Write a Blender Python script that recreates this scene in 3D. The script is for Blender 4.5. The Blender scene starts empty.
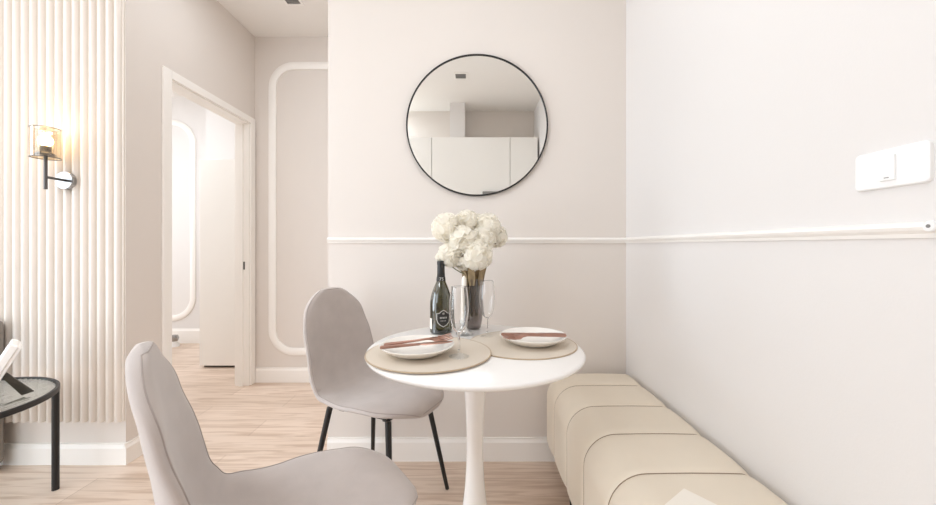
import bpy, bmesh, math, random
from mathutils import Vector, Matrix
random.seed(7)
PI = math.pi
C = bpy.context.scene.collection
H = 1.07          # eye height
F = 371.0         # focal length, pixels of a 936 wide frame
D = 1.855         # distance of the wall with the mirror
XR = 0.78         # right wall
XL = -1.693       # hallway left wall
YF = 2.919        # hallway end wall
YP = 1.825        # fluted wall
CZ = 2.714        # ceiling

# ------------------------------------------------------------------ materials
def lin(c):
    return tuple(((v/255)/12.92 if v/255 <= 0.04045 else (((v/255)+0.055)/1.055)**2.4) for v in c) + (1.0,)

def mat(name, rgb, rough=0.5, metal=0.0, bump=0.0, bscale=60.0, var=0.0, vscale=8.0, sheen=0.0, spec=0.5, coat=0.0):
    m = bpy.data.materials.new(name); m.use_nodes = True
    nt = m.node_tree; b = nt.nodes['Principled BSDF']
    b.inputs['Roughness'].default_value = rough
    b.inputs['Metallic'].default_value = metal
    b.inputs['Specular IOR Level'].default_value = spec
    b.inputs['Coat Weight'].default_value = coat
    if sheen:
        b.inputs['Sheen Weight'].default_value = sheen
        b.inputs['Sheen Roughness'].default_value = 0.45
    col = lin(rgb)
    tc = nt.nodes.new('ShaderNodeTexCoord')
    if var:
        n = nt.nodes.new('ShaderNodeTexNoise'); n.inputs['Scale'].default_value = vscale; n.inputs['Detail'].default_value = 4
        nt.links.new(tc.outputs['Object'], n.inputs['Vector'])
        r = nt.nodes.new('ShaderNodeValToRGB')
        r.color_ramp.elements[0].position = 0.3; r.color_ramp.elements[1].position = 0.7
        r.color_ramp.elements[0].color = tuple(c*(1-var) for c in col[:3]) + (1,)
        r.color_ramp.elements[1].color = tuple(min(1, c*(1+var)) for c in col[:3]) + (1,)
        nt.links.new(n.outputs['Fac'], r.inputs['Fac']); nt.links.new(r.outputs['Color'], b.inputs['Base Color'])
    else:
        b.inputs['Base Color'].default_value = col
    if bump:
        n2 = nt.nodes.new('ShaderNodeTexNoise'); n2.inputs['Scale'].default_value = bscale; n2.inputs['Detail'].default_value = 3
        nt.links.new(tc.outputs['Object'], n2.inputs['Vector'])
        bp = nt.nodes.new('ShaderNodeBump'); bp.inputs['Strength'].default_value = bump; bp.inputs['Distance'].default_value = 0.004
        nt.links.new(n2.outputs['Fac'], bp.inputs['Height']); nt.links.new(bp.outputs['Normal'], b.inputs['Normal'])
    return m

def glass(name, rgb, base=0.06, edge=0.55, rough=0.02, gain=1.0, rim=1.0):
    """thin clear ware: see-through, more mirror-like at grazing angles"""
    m = bpy.data.materials.new(name); m.use_nodes = True
    nt = m.node_tree; nt.nodes.clear()
    out = nt.nodes.new('ShaderNodeOutputMaterial')
    t = nt.nodes.new('ShaderNodeBsdfTransparent'); t.inputs['Color'].default_value = lin(rgb)
    g = nt.nodes.new('ShaderNodeBsdfGlossy'); g.inputs['Roughness'].default_value = rough
    g.inputs['Color'].default_value = (gain, gain, gain, 1)
    lw = nt.nodes.new('ShaderNodeLayerWeight'); lw.inputs['Blend'].default_value = 0.35
    mr = nt.nodes.new('ShaderNodeMapRange'); mr.inputs['To Min'].default_value = base; mr.inputs['To Max'].default_value = edge
    mx = nt.nodes.new('ShaderNodeMixShader')
    if rim < 1.0:                              # a longer path through the wall at the silhouette
        cr = nt.nodes.new('ShaderNodeValToRGB'); c0 = lin(rgb)
        cr.color_ramp.elements[0].position = 0.45; cr.color_ramp.elements[0].color = c0
        cr.color_ramp.elements[1].position = 0.98; cr.color_ramp.elements[1].color = tuple(c*rim for c in c0[:3])+(1,)
        nt.links.new(lw.outputs['Facing'], cr.inputs['Fac']); nt.links.new(cr.outputs['Color'], t.inputs['Color'])
    nt.links.new(lw.outputs['Facing'], mr.inputs['Value']); nt.links.new(mr.outputs['Result'], mx.inputs['Fac'])
    nt.links.new(t.outputs[0], mx.inputs[1]); nt.links.new(g.outputs[0], mx.inputs[2]); nt.links.new(mx.outputs[0], out.inputs['Surface'])
    return m

def emit(name, rgb, s):
    m = bpy.data.materials.new(name); m.use_nodes = True
    nt = m.node_tree; nt.nodes.clear()
    out = nt.nodes.new('ShaderNodeOutputMaterial'); e = nt.nodes.new('ShaderNodeEmission')
    e.inputs['Color'].default_value = lin(rgb); e.inputs['Strength'].default_value = s
    nt.links.new(e.outputs[0], out.inputs['Surface']); return m

def wood_floor():
    m = bpy.data.materials.new('oak laminate'); m.use_nodes = True
    nt = m.node_tree; b = nt.nodes['Principled BSDF']; L = nt.links.new
    tc = nt.nodes.new('ShaderNodeTexCoord')
    br = nt.nodes.new('ShaderNodeTexBrick'); br.offset = 0.37; br.squash = 1.0
    br.inputs['Scale'].default_value = 1.0; br.inputs['Brick Width'].default_value = 1.25; br.inputs['Row Height'].default_value = 0.19
    br.inputs['Mortar Size'].default_value = 0.0016; br.inputs['Mortar Smooth'].default_value = 0.3; br.inputs['Bias'].default_value = 0.0
    br.inputs['Color1'].default_value = lin((214, 194, 177)); br.inputs['Color2'].default_value = lin((227, 208, 192)); br.inputs['Mortar'].default_value = lin((180, 158, 140))
    L(tc.outputs['Object'], br.inputs['Vector'])
    mp = nt.nodes.new('ShaderNodeMapping'); mp.inputs['Scale'].default_value = (1.3, 17.0, 1.0)
    L(tc.outputs['Object'], mp.inputs['Vector'])
    n = nt.nodes.new('ShaderNodeTexNoise'); n.inputs['Scale'].default_value = 1.9; n.inputs['Detail'].default_value = 6; n.inputs['Distortion'].default_value = 1.2
    L(mp.outputs['Vector'], n.inputs['Vector'])
    r = nt.nodes.new('ShaderNodeValToRGB')
    r.color_ramp.elements[0].position = 0.34; r.color_ramp.elements[0].color = lin((226, 217, 210))
    r.color_ramp.elements[1].position = 0.56; r.color_ramp.elements[1].color = (1, 1, 1, 1)
    L(n.outputs['Fac'], r.inputs['Fac'])
    mx = nt.nodes.new('ShaderNodeMix'); mx.data_type = 'RGBA'; mx.blend_type = 'MULTIPLY'; mx.inputs['Factor'].default_value = 1.0
    L(br.outputs['Color'], mx.inputs['A']); L(r.outputs['Color'], mx.inputs['B']); L(mx.outputs['Result'], b.inputs['Base Color'])
    b.inputs['Roughness'].default_value = 0.38
    bp = nt.nodes.new('ShaderNodeBump'); bp.inputs['Strength'].default_value = 0.15; bp.inputs['Distance'].default_value = 0.002
    L(n.outputs['Fac'], bp.inputs['Height']); L(bp.outputs['Normal'], b.inputs['Normal'])
    return m

def weave():
    m = mat('woven placemat', (212, 203, 190), 0.75)
    nt = m.node_tree; b = nt.nodes['Principled BSDF']; L = nt.links.new
    tc = nt.nodes.new('ShaderNodeTexCoord')
    w = nt.nodes.new('ShaderNodeTexWave'); w.wave_type = 'RINGS'; w.rings_direction = 'Z'; w.inputs['Scale'].default_value = 60; w.inputs['Distortion'].default_value = 0.4
    L(tc.outputs['Object'], w.inputs['Vector'])
    r = nt.nodes.new('ShaderNodeValToRGB'); r.color_ramp.elements[0].color = lin((206, 195, 180)); r.color_ramp.elements[1].color = lin((220, 210, 197))
    L(w.outputs['Fac'], r.inputs['Fac']); L(r.outputs['Color'], b.inputs['Base Color'])
    bp = nt.nodes.new('ShaderNodeBump'); bp.inputs['Strength'].default_value = 0.3; bp.inputs['Distance'].default_value = 0.001
    L(w.outputs['Fac'], bp.inputs['Height']); L(bp.outputs['Normal'], b.inputs['Normal'])
    return m

M = {}
M['wall'] = mat('beige wall paint', (222, 215, 209), 0.75, bump=0.05, bscale=220, spec=0.25)
M['wall_r'] = mat('pale wall paint', (226, 223, 221), 0.7, bump=0.05, bscale=220, spec=0.25)
M['ceil'] = mat('ceiling paint', (238, 235, 231), 0.8, bump=0.03, bscale=200, spec=0.2)
M['trim'] = mat('white trim paint', (243, 240, 236), 0.4)
M['flute'] = mat('fluted panel lacquer', (226, 218, 210), 0.38)
M['floor'] = wood_floor()
M['white'] = mat('white lacquer', (244, 242, 240), 0.22, coat=0.3)
M['plastic'] = mat('white plastic', (240, 240, 240), 0.3)
M['velvet'] = mat('taupe velvet', (190, 181, 177), 0.85, bump=0.25, bscale=700, var=0.05, vscale=14, sheen=0.5, spec=0.15)
M['welt'] = mat('taupe velvet welt', (168, 158, 153), 0.9, sheen=0.3, spec=0.1)
M['black'] = mat('black powder coat', (20, 19, 19), 0.42)
M['leather'] = mat('cream leather', (226, 215, 198), 0.42, bump=0.12, bscale=260, var=0.02, vscale=6)
M['seam'] = mat('leather seam thread', (140, 120, 98), 0.7)
M['mat'] = weave()
M['matedge'] = mat('placemat binding', (186, 166, 142), 0.8)
M['china'] = mat('white glazed china', (242, 238, 232), 0.2, coat=0.3)
M['copper'] = mat('rose gold metal', (178, 140, 126), 0.3, metal=1.0)
M['bottle'] = glass('dark green bottle glass', (124, 124, 84), 0.07, 0.5, 0.04, rim=0.35)
M['foil'] = mat('black bottle foil', (34, 33, 32), 0.38)
M['label'] = mat('black paper label', (40, 39, 38), 0.5)
M['ink'] = mat('silver label ink', (205, 203, 198), 0.4)
M['kraft'] = mat('dry brown leaf', (164, 144, 112), 0.8, var=0.25, vscale=50)
M['petal'] = mat('cream white petal', (255, 253, 246), 0.7, sheen=0.1, spec=0.2)
_nt = M['petal'].node_tree; _b = _nt.nodes['Principled BSDF']; _o = _nt.nodes['Material Output']
_t = _nt.nodes.new('ShaderNodeBsdfTranslucent'); _t.inputs['Color'].default_value = lin((255, 252, 246))
_m = _nt.nodes.new('ShaderNodeMixShader'); _m.inputs['Fac'].default_value = 0.55
_nt.links.new(_b.outputs[0], _m.inputs[1]); _nt.links.new(_t.outputs[0], _m.inputs[2]); _nt.links.new(_m.outputs[0], _o.inputs['Surface'])
M['stem'] = mat('dull green stem', (112, 112, 70), 0.7)
M['leafd'] = mat('dark dry leaf', (96, 82, 58), 0.8)
M['wax'] = mat('white candle wax', (246, 241, 232), 0.45)
def refractive(name, rgb, ior=1.45, rough=0.0):
    m = bpy.data.materials.new(name); m.use_nodes = True
    b = m.node_tree.nodes['Principled BSDF']
    b.inputs['Base Color'].default_value = lin(rgb); b.inputs['Roughness'].default_value = rough
    b.inputs['IOR'].default_value = ior; b.inputs['Transmission Weight'].default_value = 1.0
    return m
M['crystal'] = refractive('clear crystal', (254, 254, 254))
M['glass'] = glass('clear glass', (251, 252, 252), 0.07, 0.5, 0.02, rim=0.45)
M['glass_foot'] = glass('clear glass foot', (252, 253, 253), 0.08, 0.30, 0.04)
M['smoke'] = glass('smoked grey glass', (206, 201, 199), 0.06, 0.4, 0.05, rim=0.5)
M['amber'] = glass('amber lamp glass', (238, 230, 216), 0.06, 0.45, 0.05)
M['bulb'] = emit('warm bulb', (255, 226, 180), 12)
M['chrome'] = mat('polished steel', (170, 170, 170), 0.16, metal=1.0)
M['gun'] = mat('gunmetal', (96, 94, 92), 0.3, metal=0.9)
M['grey'] = mat('grey plastic', (128, 126, 124), 0.5)
M['vent'] = mat('dark vent', (92, 88, 80), 0.6)
M['fabric'] = mat('grey brown upholstery', (140, 132, 124), 0.9, bump=0.2, bscale=500, sheen=0.2)
M['stand'] = mat('dark grey card', (92, 88, 82), 0.7)
M['paper'] = mat('pale paper', (240, 234, 224), 0.6)
M['cab'] = mat('white cabinet front', (240, 238, 234), 0.3)
M['mirror'] = mat('silvered mirror', (244, 245, 244), 0.0, metal=1.0)
M['lamp'] = emit('fill lamp diffuser', (255, 252, 248), 2.2)  # glow of the added ceiling fill lamps

def reeded():
    m = glass('reeded glass', (204, 209, 203), 0.20, 0.85, 0.05)
    return m
M['reed'] = reeded()

# ------------------------------------------------------------------ mesh helpers
def obj(name, bm, m, parent=None, smooth=False, loc=None, angle=40):
    me = bpy.data.meshes.new(name)
    bmesh.ops.recalc_face_normals(bm, faces=bm.faces)
    bm.to_mesh(me); bm.free()
    for q in (m if isinstance(m, (list, tuple)) else [m]): me.materials.append(q)
    if smooth:
        me.polygons.foreach_set('use_smooth', [True]*len(me.polygons))
        if angle is not None:
            try: me.set_sharp_from_angle(angle=math.radians(angle))
            except Exception: pass
    o = bpy.data.objects.new(name, me); C.objects.link(o)
    if parent: o.parent = parent
    if loc: o.location = loc
    return o

def thing(name, label, cat, loc=(0, 0, 0), rz=0.0, group=None):
    o = bpy.data.objects.new(name, None); C.objects.link(o)
    o.empty_display_size = 0.05
    o.location = loc; o.rotation_euler = (0, 0, rz)
    return tag(o, label, cat, group)

def tag(o, label, cat, group=None, kind=None):
    o['label'] = label; o['category'] = cat
    if group: o['group'] = group
    if kind: o['kind'] = kind
    return o

def struct(name, bm, m, label=None, cat=None, parent=None, smooth=False):
    o = obj(name, bm, m, parent, smooth)
    if not parent:
        o['kind'] = 'structure'
        if label: o['label'] = label
        if cat: o['category'] = cat
    return o

def box(bm, x0, x1, y0, y1, z0, z1, bev=0.0, seg=2):
    x0, x1 = sorted((x0, x1)); y0, y1 = sorted((y0, y1)); z0, z1 = sorted((z0, z1))
    r = bmesh.ops.create_cube(bm, size=1.0)
    vs = r['verts']
    for v in vs:
        v.co = Vector(((x0+x1)/2+v.co.x*(x1-x0), (y0+y1)/2+v.co.y*(y1-y0), (z0+z1)/2+v.co.z*(z1-z0)))
    if bev:
        es = list({e for v in vs for e in v.link_edges})
        bmesh.ops.bevel(bm, geom=es, offset=bev, segments=seg, profile=0.5, affect='EDGES')
    return bm

def B(*a, **k):
    return box(bmesh.new(), *a, **k)

def lathe(bm, prof, n=48, close=False):
    """prof: list of (r, z); r=0 makes a pole"""
    rings = []
    for r, z in prof:
        if r <= 1e-6: rings.append([bm.verts.new((0, 0, z))])
        else: rings.append([bm.verts.new((r*math.cos(2*PI*i/n), r*math.sin(2*PI*i/n), z)) for i in range(n)])
    pairs = list(zip(rings, rings[1:]))
    if close: pairs.append((rings[-1], rings[0]))
    for a, b in pairs:
        for i in range(n):
            j = (i+1) % n
            if len(a) == 1 and len(b) == 1: continue
            if len(a) == 1: bm.faces.new((a[0], b[i], b[j]))
            elif len(b) == 1: bm.faces.new((a[i], a[j], b[0]))
            else: bm.faces.new((a[i], a[j], b[j], b[i]))
    return bm

def tube(bm, pts, rad, n=12, closed=False, caps=True):
    pts = [Vector(p) for p in pts]
    rads = rad if isinstance(rad, (list, tuple)) else [rad]*len(pts)
    rings = []; up = None
    N = len(pts)
    for i, p in enumerate(pts):
        a = pts[(i-1) % N] if (i > 0 or closed) else p
        b = pts[(i+1) % N] if (i < N-1 or closed) else p
        t = (b-a).normalized()
        if up is None:
            up = Vector((0, 0, 1)) if abs(t.z) < 0.9 else Vector((1, 0, 0))
        s = t.cross(up).normalized(); up = s.cross(t).normalized()
        rings.append([bm.verts.new(p+(s*math.cos(2*PI*k/n)+up*math.sin(2*PI*k/n))*rads[i]) for k in range(n)])
    rng = range(N) if closed else range(N-1)
    for i in rng:
        a, b = rings[i], rings[(i+1) % N]
        for k in range(n):
            bm.faces.new((a[k], a[(k+1) % n], b[(k+1) % n], b[k]))
    if caps and not closed:
        bm.faces.new(rings[0][::-1]); bm.faces.new(rings[-1])
    return bm

def crom(pts, n):
    """Catmull-Rom through tuples, n samples"""
    k = len(pts); out = []
    for i in range(n):
        t = i/(n-1)*(k-1); j = min(int(t), k-2); u = t-j
        p = [pts[max(0, min(k-1, j+q))] for q in (-1, 0, 1, 2)]
        out.append(tuple(0.5*((2*p[1][c])+(-p[0][c]+p[2][c])*u+(2*p[0][c]-5*p[1][c]+4*p[2][c]-p[3][c])*u*u+(-p[0][c]+3*p[1][c]-3*p[2][c]+p[3][c])*u**3) for c in range(len(pts[0]))))
    return out

def prism(bm, outline, z0, z1):
    lo = [bm.verts.new((x, y, z0)) for x, y in outline]; hi = [bm.verts.new((x, y, z1)) for x, y in outline]
    n = len(outline)
    for i in range(n):
        bm.faces.new((lo[i], lo[(i+1) % n], hi[(i+1) % n], hi[i]))
    bm.faces.new(lo[::-1]); bm.faces.new(hi)
    return bm

def sph(bm, c, r, seg=16, ring=10, sc=(1, 1, 1)):
    q = bmesh.ops.create_uvsphere(bm, u_segments=seg, v_segments=ring, radius=r)
    for v in q['verts']: v.co = Vector((v.co.x*sc[0], v.co.y*sc[1], v.co.z*sc[2]))+Vector(c)
    return bm

def rrect(x0, x1, z0, z1, r, n=10):
    pts = []
    for cx, cz, a0 in ((x1-r, z1-r, 0), (x0+r, z1-r, 90), (x0+r, z0+r, 180), (x1-r, z0+r, 270)):
        for k in range(n+1):
            a = math.radians(a0+90*k/n); pts.append((cx+r*math.cos(a), cz+r*math.sin(a)))
    return pts

def at(px, py, d):
    return Vector(((px-470)/F*d, d, H-(py-246)/F*d))

# ------------------------------------------------------------------ the setting
XW, YB = -4.3, -0.845           # window wall far left, wall behind the camera
T = 0.12
struct('floor', B(-4.9, XR+T, YB-T, 4.3, -0.1, 0), M['floor'], 'pale oak plank floor', 'floor')
bm = B(-4.9, XR+T, YB-T, 4.3, CZ, CZ+0.1)
struct('ceiling', bm, M['ceil'], 'plain off-white ceiling', 'ceiling')
struct('wall_back', B(-0.71, XR, D, YF+T, 0, CZ), M['wall'], 'beige wall the round mirror hangs on', 'wall')
struct('wall_right', B(XR, XR+T, YB-T, YF+T, 0, CZ), M['wall_r'], 'pale wall behind the cream bench', 'wall')
struct('wall_far', B(XL, -0.71, YF, YF+T, 0, CZ), M['wall'], 'beige wall at the end of the hallway', 'wall')
VX0, VX1, VZ0, VZ1 = -3.5, -1.6, 0.05, 2.35  # invented opening that lets fill light in from behind the camera
bm = bmesh.new()
box(bm, XW-T, VX0, YB-T, YB, 0, CZ); box(bm, VX1, XR, YB-T, YB, 0, CZ); box(bm, VX0, VX1, YB-T, YB, 0, VZ0); box(bm, VX0, VX1, YB-T, YB, VZ1, CZ)
struct('wall_front', bm, M['wall'], 'beige wall behind the kitchen cabinets', 'wall')
# hallway left wall with the door opening
DY0, DY1, DZ = 2.09, 2.85, 2.015
XLi = XL-0.10
bm = bmesh.new()
box(bm, XLi, XL, YP, DY0, 0, CZ); box(bm, XLi, XL, DY1, 4.09, 0, CZ); box(bm, XLi, XL, DY0, DY1, DZ, CZ)
struct('wall_left', bm, M['wall'], 'beige hallway wall with the white doorway', 'wall')
struct('wall_panelled', B(XW-T, XLi, YP, YP+T, 0, CZ), M['wall'], 'wall behind the fluted panel', 'wall')
# window wall far left, with a wide opening
WY0, WY1, WZ0, WZ1 = -0.55, 1.45, 0.05, 2.4
bm = bmesh.new()
box(bm, XW-T, XW, YB, WY0, 0, CZ); box(bm, XW-T, XW, WY1, YP, 0, CZ); box(bm, XW-T, XW, WY0, WY1, 0, WZ0); box(bm, XW-T, XW, WY0, WY1, WZ1, CZ)
struct('wall_window', bm, M['wall'])
bm = bmesh.new(); e = 0.05
for y in (WY0, (WY0+WY1)/2-e/2, WY1-e): box(bm, XW-0.08, XW-0.02, y, y+e, WZ0, WZ1)
for z in (WZ0, WZ1-e): box(bm, XW-0.08, XW-0.02, WY0, WY1, z, z+e)
struct('window_1', bm, M['trim'])
bm = bmesh.new()
for x in (VX0, (VX0+VX1)/2-e/2, VX1-e): box(bm, x, x+e, YB-0.08, YB-0.02, VZ0, VZ1)
for z in (VZ0, VZ1-e): box(bm, VX0, VX1, YB-0.08, YB-0.02, z, z+e)
struct('window_added', bm, M['trim'])  # unseen window frame, added around the front fill light
# the bright room beyond the doorway
YR = 4.09
struct('wall_bedroom_far', B(-4.7, XLi, YR, YR+T, 0, CZ), M['wall_r'], 'bright white wall seen through the doorway', 'wall')
struct('wall_bedroom_side', B(-4.7-T, -4.7, YP+T, YR+T, 0, CZ), M['wall_r'])
bm = B((206-470)/F*3.7, XLi, 3.70, YR, 1.0, CZ)
struct('wall_bedroom_pier', bm, M['wall_r'], 'white wall pier above the wardrobe beyond the doorway', 'wall')

# baseboards: a face with a chamfered cap
def baseboard(bm, x0, y0, x1, y1, nx, ny, h=0.115, t=0.014):
    prof = [(0, 0), (t, 0), (t, h-0.022), (t*0.55, h-0.008), (t*0.55, h), (0, h)]
    a = [bm.verts.new((x0+nx*p, y0+ny*p, z)) for p, z in prof]; b = [bm.verts.new((x1+nx*p, y1+ny*p, z)) for p, z in prof]
    n = len(prof)
    for i in range(n): bm.faces.new((a[i], a[(i+1) % n], b[(i+1) % n], b[i]))
    bm.faces.new(a); bm.faces.new(b)
    return bm
struct('baseboard_back', baseboard(bmesh.new(), -0.71, D, XR, D, 0, -1), M['trim'], 'white baseboard under the mirror wall', 'baseboard')
struct('baseboard_right', baseboard(bmesh.new(), XR, -0.4, XR, D, -1, 0), M['trim'])
struct('baseboard_far', baseboard(bmesh.new(), XL, YF, -0.71, YF, 0, -1), M['trim'], 'white baseboard at the hallway end', 'baseboard')
bm = baseboard(bmesh.new(), XW, YP, XL, YP, 0, -1, h=0.102)
baseboard(bm, XL, YP-0.014, XL, 2.045, 1, 0, h=0.102)
struct('baseboard_left', bm, M['trim'], 'white baseboard under the fluted panel, turning into the hallway', 'baseboard')
struct('baseboard_bedroom', baseboard(bmesh.new(), -4.7, YR, -2.6, YR, 0, -1, h=0.16), M['trim'], 'white baseboard in the room beyond the doorway', 'baseboard')

# chair rail: moulded profile along back and right walls
def rail(bm, x0, y0, x1, y1, nx, ny, z0=1.084, z1=1.112):
    h = z1-z0
    prof = [(0, 0), (0.006, 0), (0.008, h*0.25), (0.015, h*0.45), (0.018, h*0.65), (0.015, h*0.85), (0.008, h), (0, h)]
    a = [bm.verts.new((x0+nx*p, y0+ny*p, z0+z)) for p, z in prof]; b = [bm.verts.new((x1+nx*p, y1+ny*p, z0+z)) for p, z in prof]
    n = len(prof)
    for i in range(n): bm.faces.new((a[i], a[(i+1) % n], b[(i+1) % n], b[i]))
    bm.faces.new(a); bm.faces.new(b)
    return bm
struct('trim_1', rail(bmesh.new(), -0.71, D, XR, D, 0, -1), M['trim'], 'white chair rail running below the mirror', 'chair rail')
struct('trim_2', rail(bmesh.new(), XR, 0.2, XR, D, -1, 0), M['trim'], 'white chair rail on the pale wall above the bench', 'chair rail')

def moulding(x0, x1, z0, z1, r, w, d, y):
    bm = bmesh.new()
    lev = [(0, 0), (0, d*0.6), (w*0.2, d), (w*0.8, d), (w, d*0.6), (w, 0)]
    rings = []
    for ins, dep in lev:
        rings.append([bm.verts.new((x, y-dep, z)) for x, z in rrect(x0+ins, x1-ins, z0+ins, z1-ins, r-ins)])
    for a, b in zip(rings, rings[1:]):
        n = len(a)
        for i in range(n): bm.faces.new((a[i], a[(i+1) % n], b[(i+1) % n], b[i]))
    return bm
struct('trim_3', moulding(-1.581, -0.80, 0.212, 2.515, 0.20, 0.058, 0.016, YF), M['trim'], 'white round-cornered wall moulding at the hallway end', 'wall moulding', smooth=True)
struct('trim_4', moulding(-4.3, (196-470)/F*YR, 0.245, 2.46, 0.26, 0.06, 0.016, YR), M['trim'], 'white round-cornered moulding in the room beyond the doorway', 'wall moulding', smooth=True)

# fluted panel: half-round ribs from a plain strip up to the ceiling
bm = bmesh.new()
pitch, yb, zb = 0.0413, YP-0.004, 0.212
xs = XL-0.004
prof = []
nrib = 44
for k in range(nrib):
    x1 = xs-k*pitch
    for q in range(9):
        a = PI*q/8
        prof.append((x1-pitch*0.5+pitch*0.33*math.cos(a), yb-0.004-0.020*math.sin(a)))
    prof.append((x1-pitch*0.85, yb-0.004)); prof.append((x1-pitch*1.15, yb-0.004))
top = [(xs, yb+0.004)]+[(xs, yb-0.004)]+prof+[(prof[-1][0], yb+0.004)]
prism(bm, top, zb, CZ-0.001)
struct('trim_5', bm, M['flute'], 'white vertical fluted wall panel behind the wall lamp', 'wall panel', smooth=True)

# door casing + jamb
dr = bpy.data.objects.new('door_1', None); C.objects.link(dr); dr['kind'] = 'structure'
dr['label'] = 'white door casing of the open doorway in the hallway'; dr['category'] = 'doorway'
bm = bmesh.new(); cw = 0.055
for xa, xb in ((XL, XL+0.014), (XLi-0.014, XLi)):
    box(bm, xa, xb, DY0-cw, DY0+0.002, 0, DZ+0.045, 0.002); box(bm, xa, xb, DY1-0.002, DY1+cw, 0, DZ+0.045, 0.002); box(bm, xa, xb, DY0+0.002, DY1-0.002, DZ-0.002, DZ+0.045, 0.002)
obj('door_casing', bm, M['trim'], dr)
bm = bmesh.new()
box(bm, XLi, XL, DY0, DY0+0.012, 0, DZ); box(bm, XLi, XL, DY1-0.012, DY1, 0, DZ); box(bm, XLi, XL, DY0+0.012, DY1-0.012, DZ-0.012, DZ)
box(bm, XLi+0.03, XLi+0.06, DY1-0.024, DY1-0.012, 0, DZ-0.012)
obj('door_jamb', bm, M['trim'], dr)
sp = obj('strike_plate', B(-1.745, -1.722, DY1-0.0145, DY1-0.012, 0.89, 0.95), M['gun'], dr); sp['label'] = 'small grey metal strike plate'

# wardrobe in the room beyond
wd = thing('wardrobe', 'plain white wardrobe standing in the room beyond the doorway', 'wardrobe', (-2.10, 3.45, 0))
obj('shadow_plinth', B(-0.25, 0.25, -0.17, 0.2, 0, 0.02), M['stand'], wd)  # dark colour stands in for the shadow line under the wardrobe
obj('body', B(-0.27, 0.28, -0.18, 0.22, 0.02, 1.83), M['cab'], wd)
obj('door', B(-0.27, 0.28, -0.20, -0.181, 0.022, 1.83, 0.002), M['cab'], wd)

# door stop on the floor near the near jamb of the other room
ds = thing('door_stop', 'small grey and white door stop on the floor just inside the doorway', 'door stop', ((174-470)/F*3.95, 3.95, 0))
obj('base', lathe(bmesh.new(), [(0, 0), (0.05, 0), (0.05, 0.02), (0.03, 0.05), (0.03, 0.06), (0, 0.06)], 20), M['plastic'], ds, True)
obj('bumper', lathe(bmesh.new(), [(0, 0.06), (0.035, 0.06), (0.045, 0.09), (0.035, 0.12), (0, 0.125)], 20), M['chrome'], ds, True)

# ceiling vents
def vent(label, x, y, sx, sy):
    t = thing('ceiling_vent', label, 'vent', (x, y, CZ))
    bm = bmesh.new(); w = 0.016
    box(bm, -sx-w, sx+w, -sy-w, -sy, -0.006, 0); box(bm, -sx-w, sx+w, sy, sy+w, -0.006, 0); box(bm, -sx-w, -sx, -sy, sy, -0.006, 0); box(bm, sx, sx+w, -sy, sy, -0.006, 0)
    obj('frame', bm, M['trim'], t)
    bm = bmesh.new()
    for k in range(7):
        y = -sy+(k+0.5)*2*sy/7
        box(bm, -sx, sx, y-sy*0.1, y+sy*0.1, -0.004, -0.001)
    obj('grille', bm, M['grey'], t)
    obj('backing', B(-sx, sx, -sy, sy, -0.0009, 0), M['vent'], t)
    return t
vent('small dark square vent in the hallway ceiling', -1.19, 2.455, 0.045, 0.06)
vent('small grey ceiling vent over the dining area, seen in the round mirror', -0.09, 0.10, 0.05, 0.05)

# kitchen behind the camera, seen in the mirror
def cabinet(label, x0, x1):
    t = thing('wall_cabinet', label, 'cabinet', ((x0+x1)/2, YB, 1.55), 0, 'kitchen wall cabinets')
    h = (x1-x0)/2
    obj('body', B(-h, h, 0, 0.345, 0, 0.74), M['cab'], t)
    obj('door', B(-h+0.002, h-0.002, 0.346, 0.365, 0.001, 0.74, 0.0015), M['cab'], t)
cabinet('white kitchen wall cabinet at the left edge of the mirror image', -1.30, -0.431)
cabinet('wide white kitchen wall cabinet in the middle of the mirror image', -0.429, 0.449)
cabinet('narrow white kitchen wall cabinet at the right edge of the mirror image', 0.451, 0.76)
bh = thing('cooker_hood', 'grey cooker hood under the white cabinets, at the bottom of the mirror image', 'cooker hood', (0.24, YB, 1.55))
obj('canopy', B(-0.1, 0.1, 0.367, 0.42, 0.02, 0.125, 0.004), M['grey'], bh)
obj('slot', B(-0.09, 0.09, 0.42, 0.4215, 0.03, 0.05), M['vent'], bh)
struct('trim_6', B(-0.23, -0.06, YB, YB+0.27, 2.291, CZ), M['wall_r'], 'pale boxed duct above the cabinets, seen in the mirror', 'duct')

# ------------------------------------------------------------------ round mirror
mr = thing('round_mirror', 'round wall mirror in a thin black frame hanging above the chair rail', 'mirror', ((477-470)/F*D, D, H+(246-126)/F*D))
R = 0.352
bm = lathe(bmesh.new(), [(0, 0.0), (R-0.007, 0.0), (R-0.007, 0.014), (0, 0.014)], 128)
g = obj('mirror_glass', bm, M['mirror'], mr); g.rotation_euler = (PI/2, 0, 0)
bm = lathe(bmesh.new(), [(R-0.007, 0.0), (R, 0.0), (R, 0.018), (R-0.002, 0.020), (R-0.005, 0.020), (R-0.007, 0.018)], 128, close=True)
g = obj('frame', bm, M['black'], mr, True); g.rotation_euler = (PI/2, 0, 0)

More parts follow.
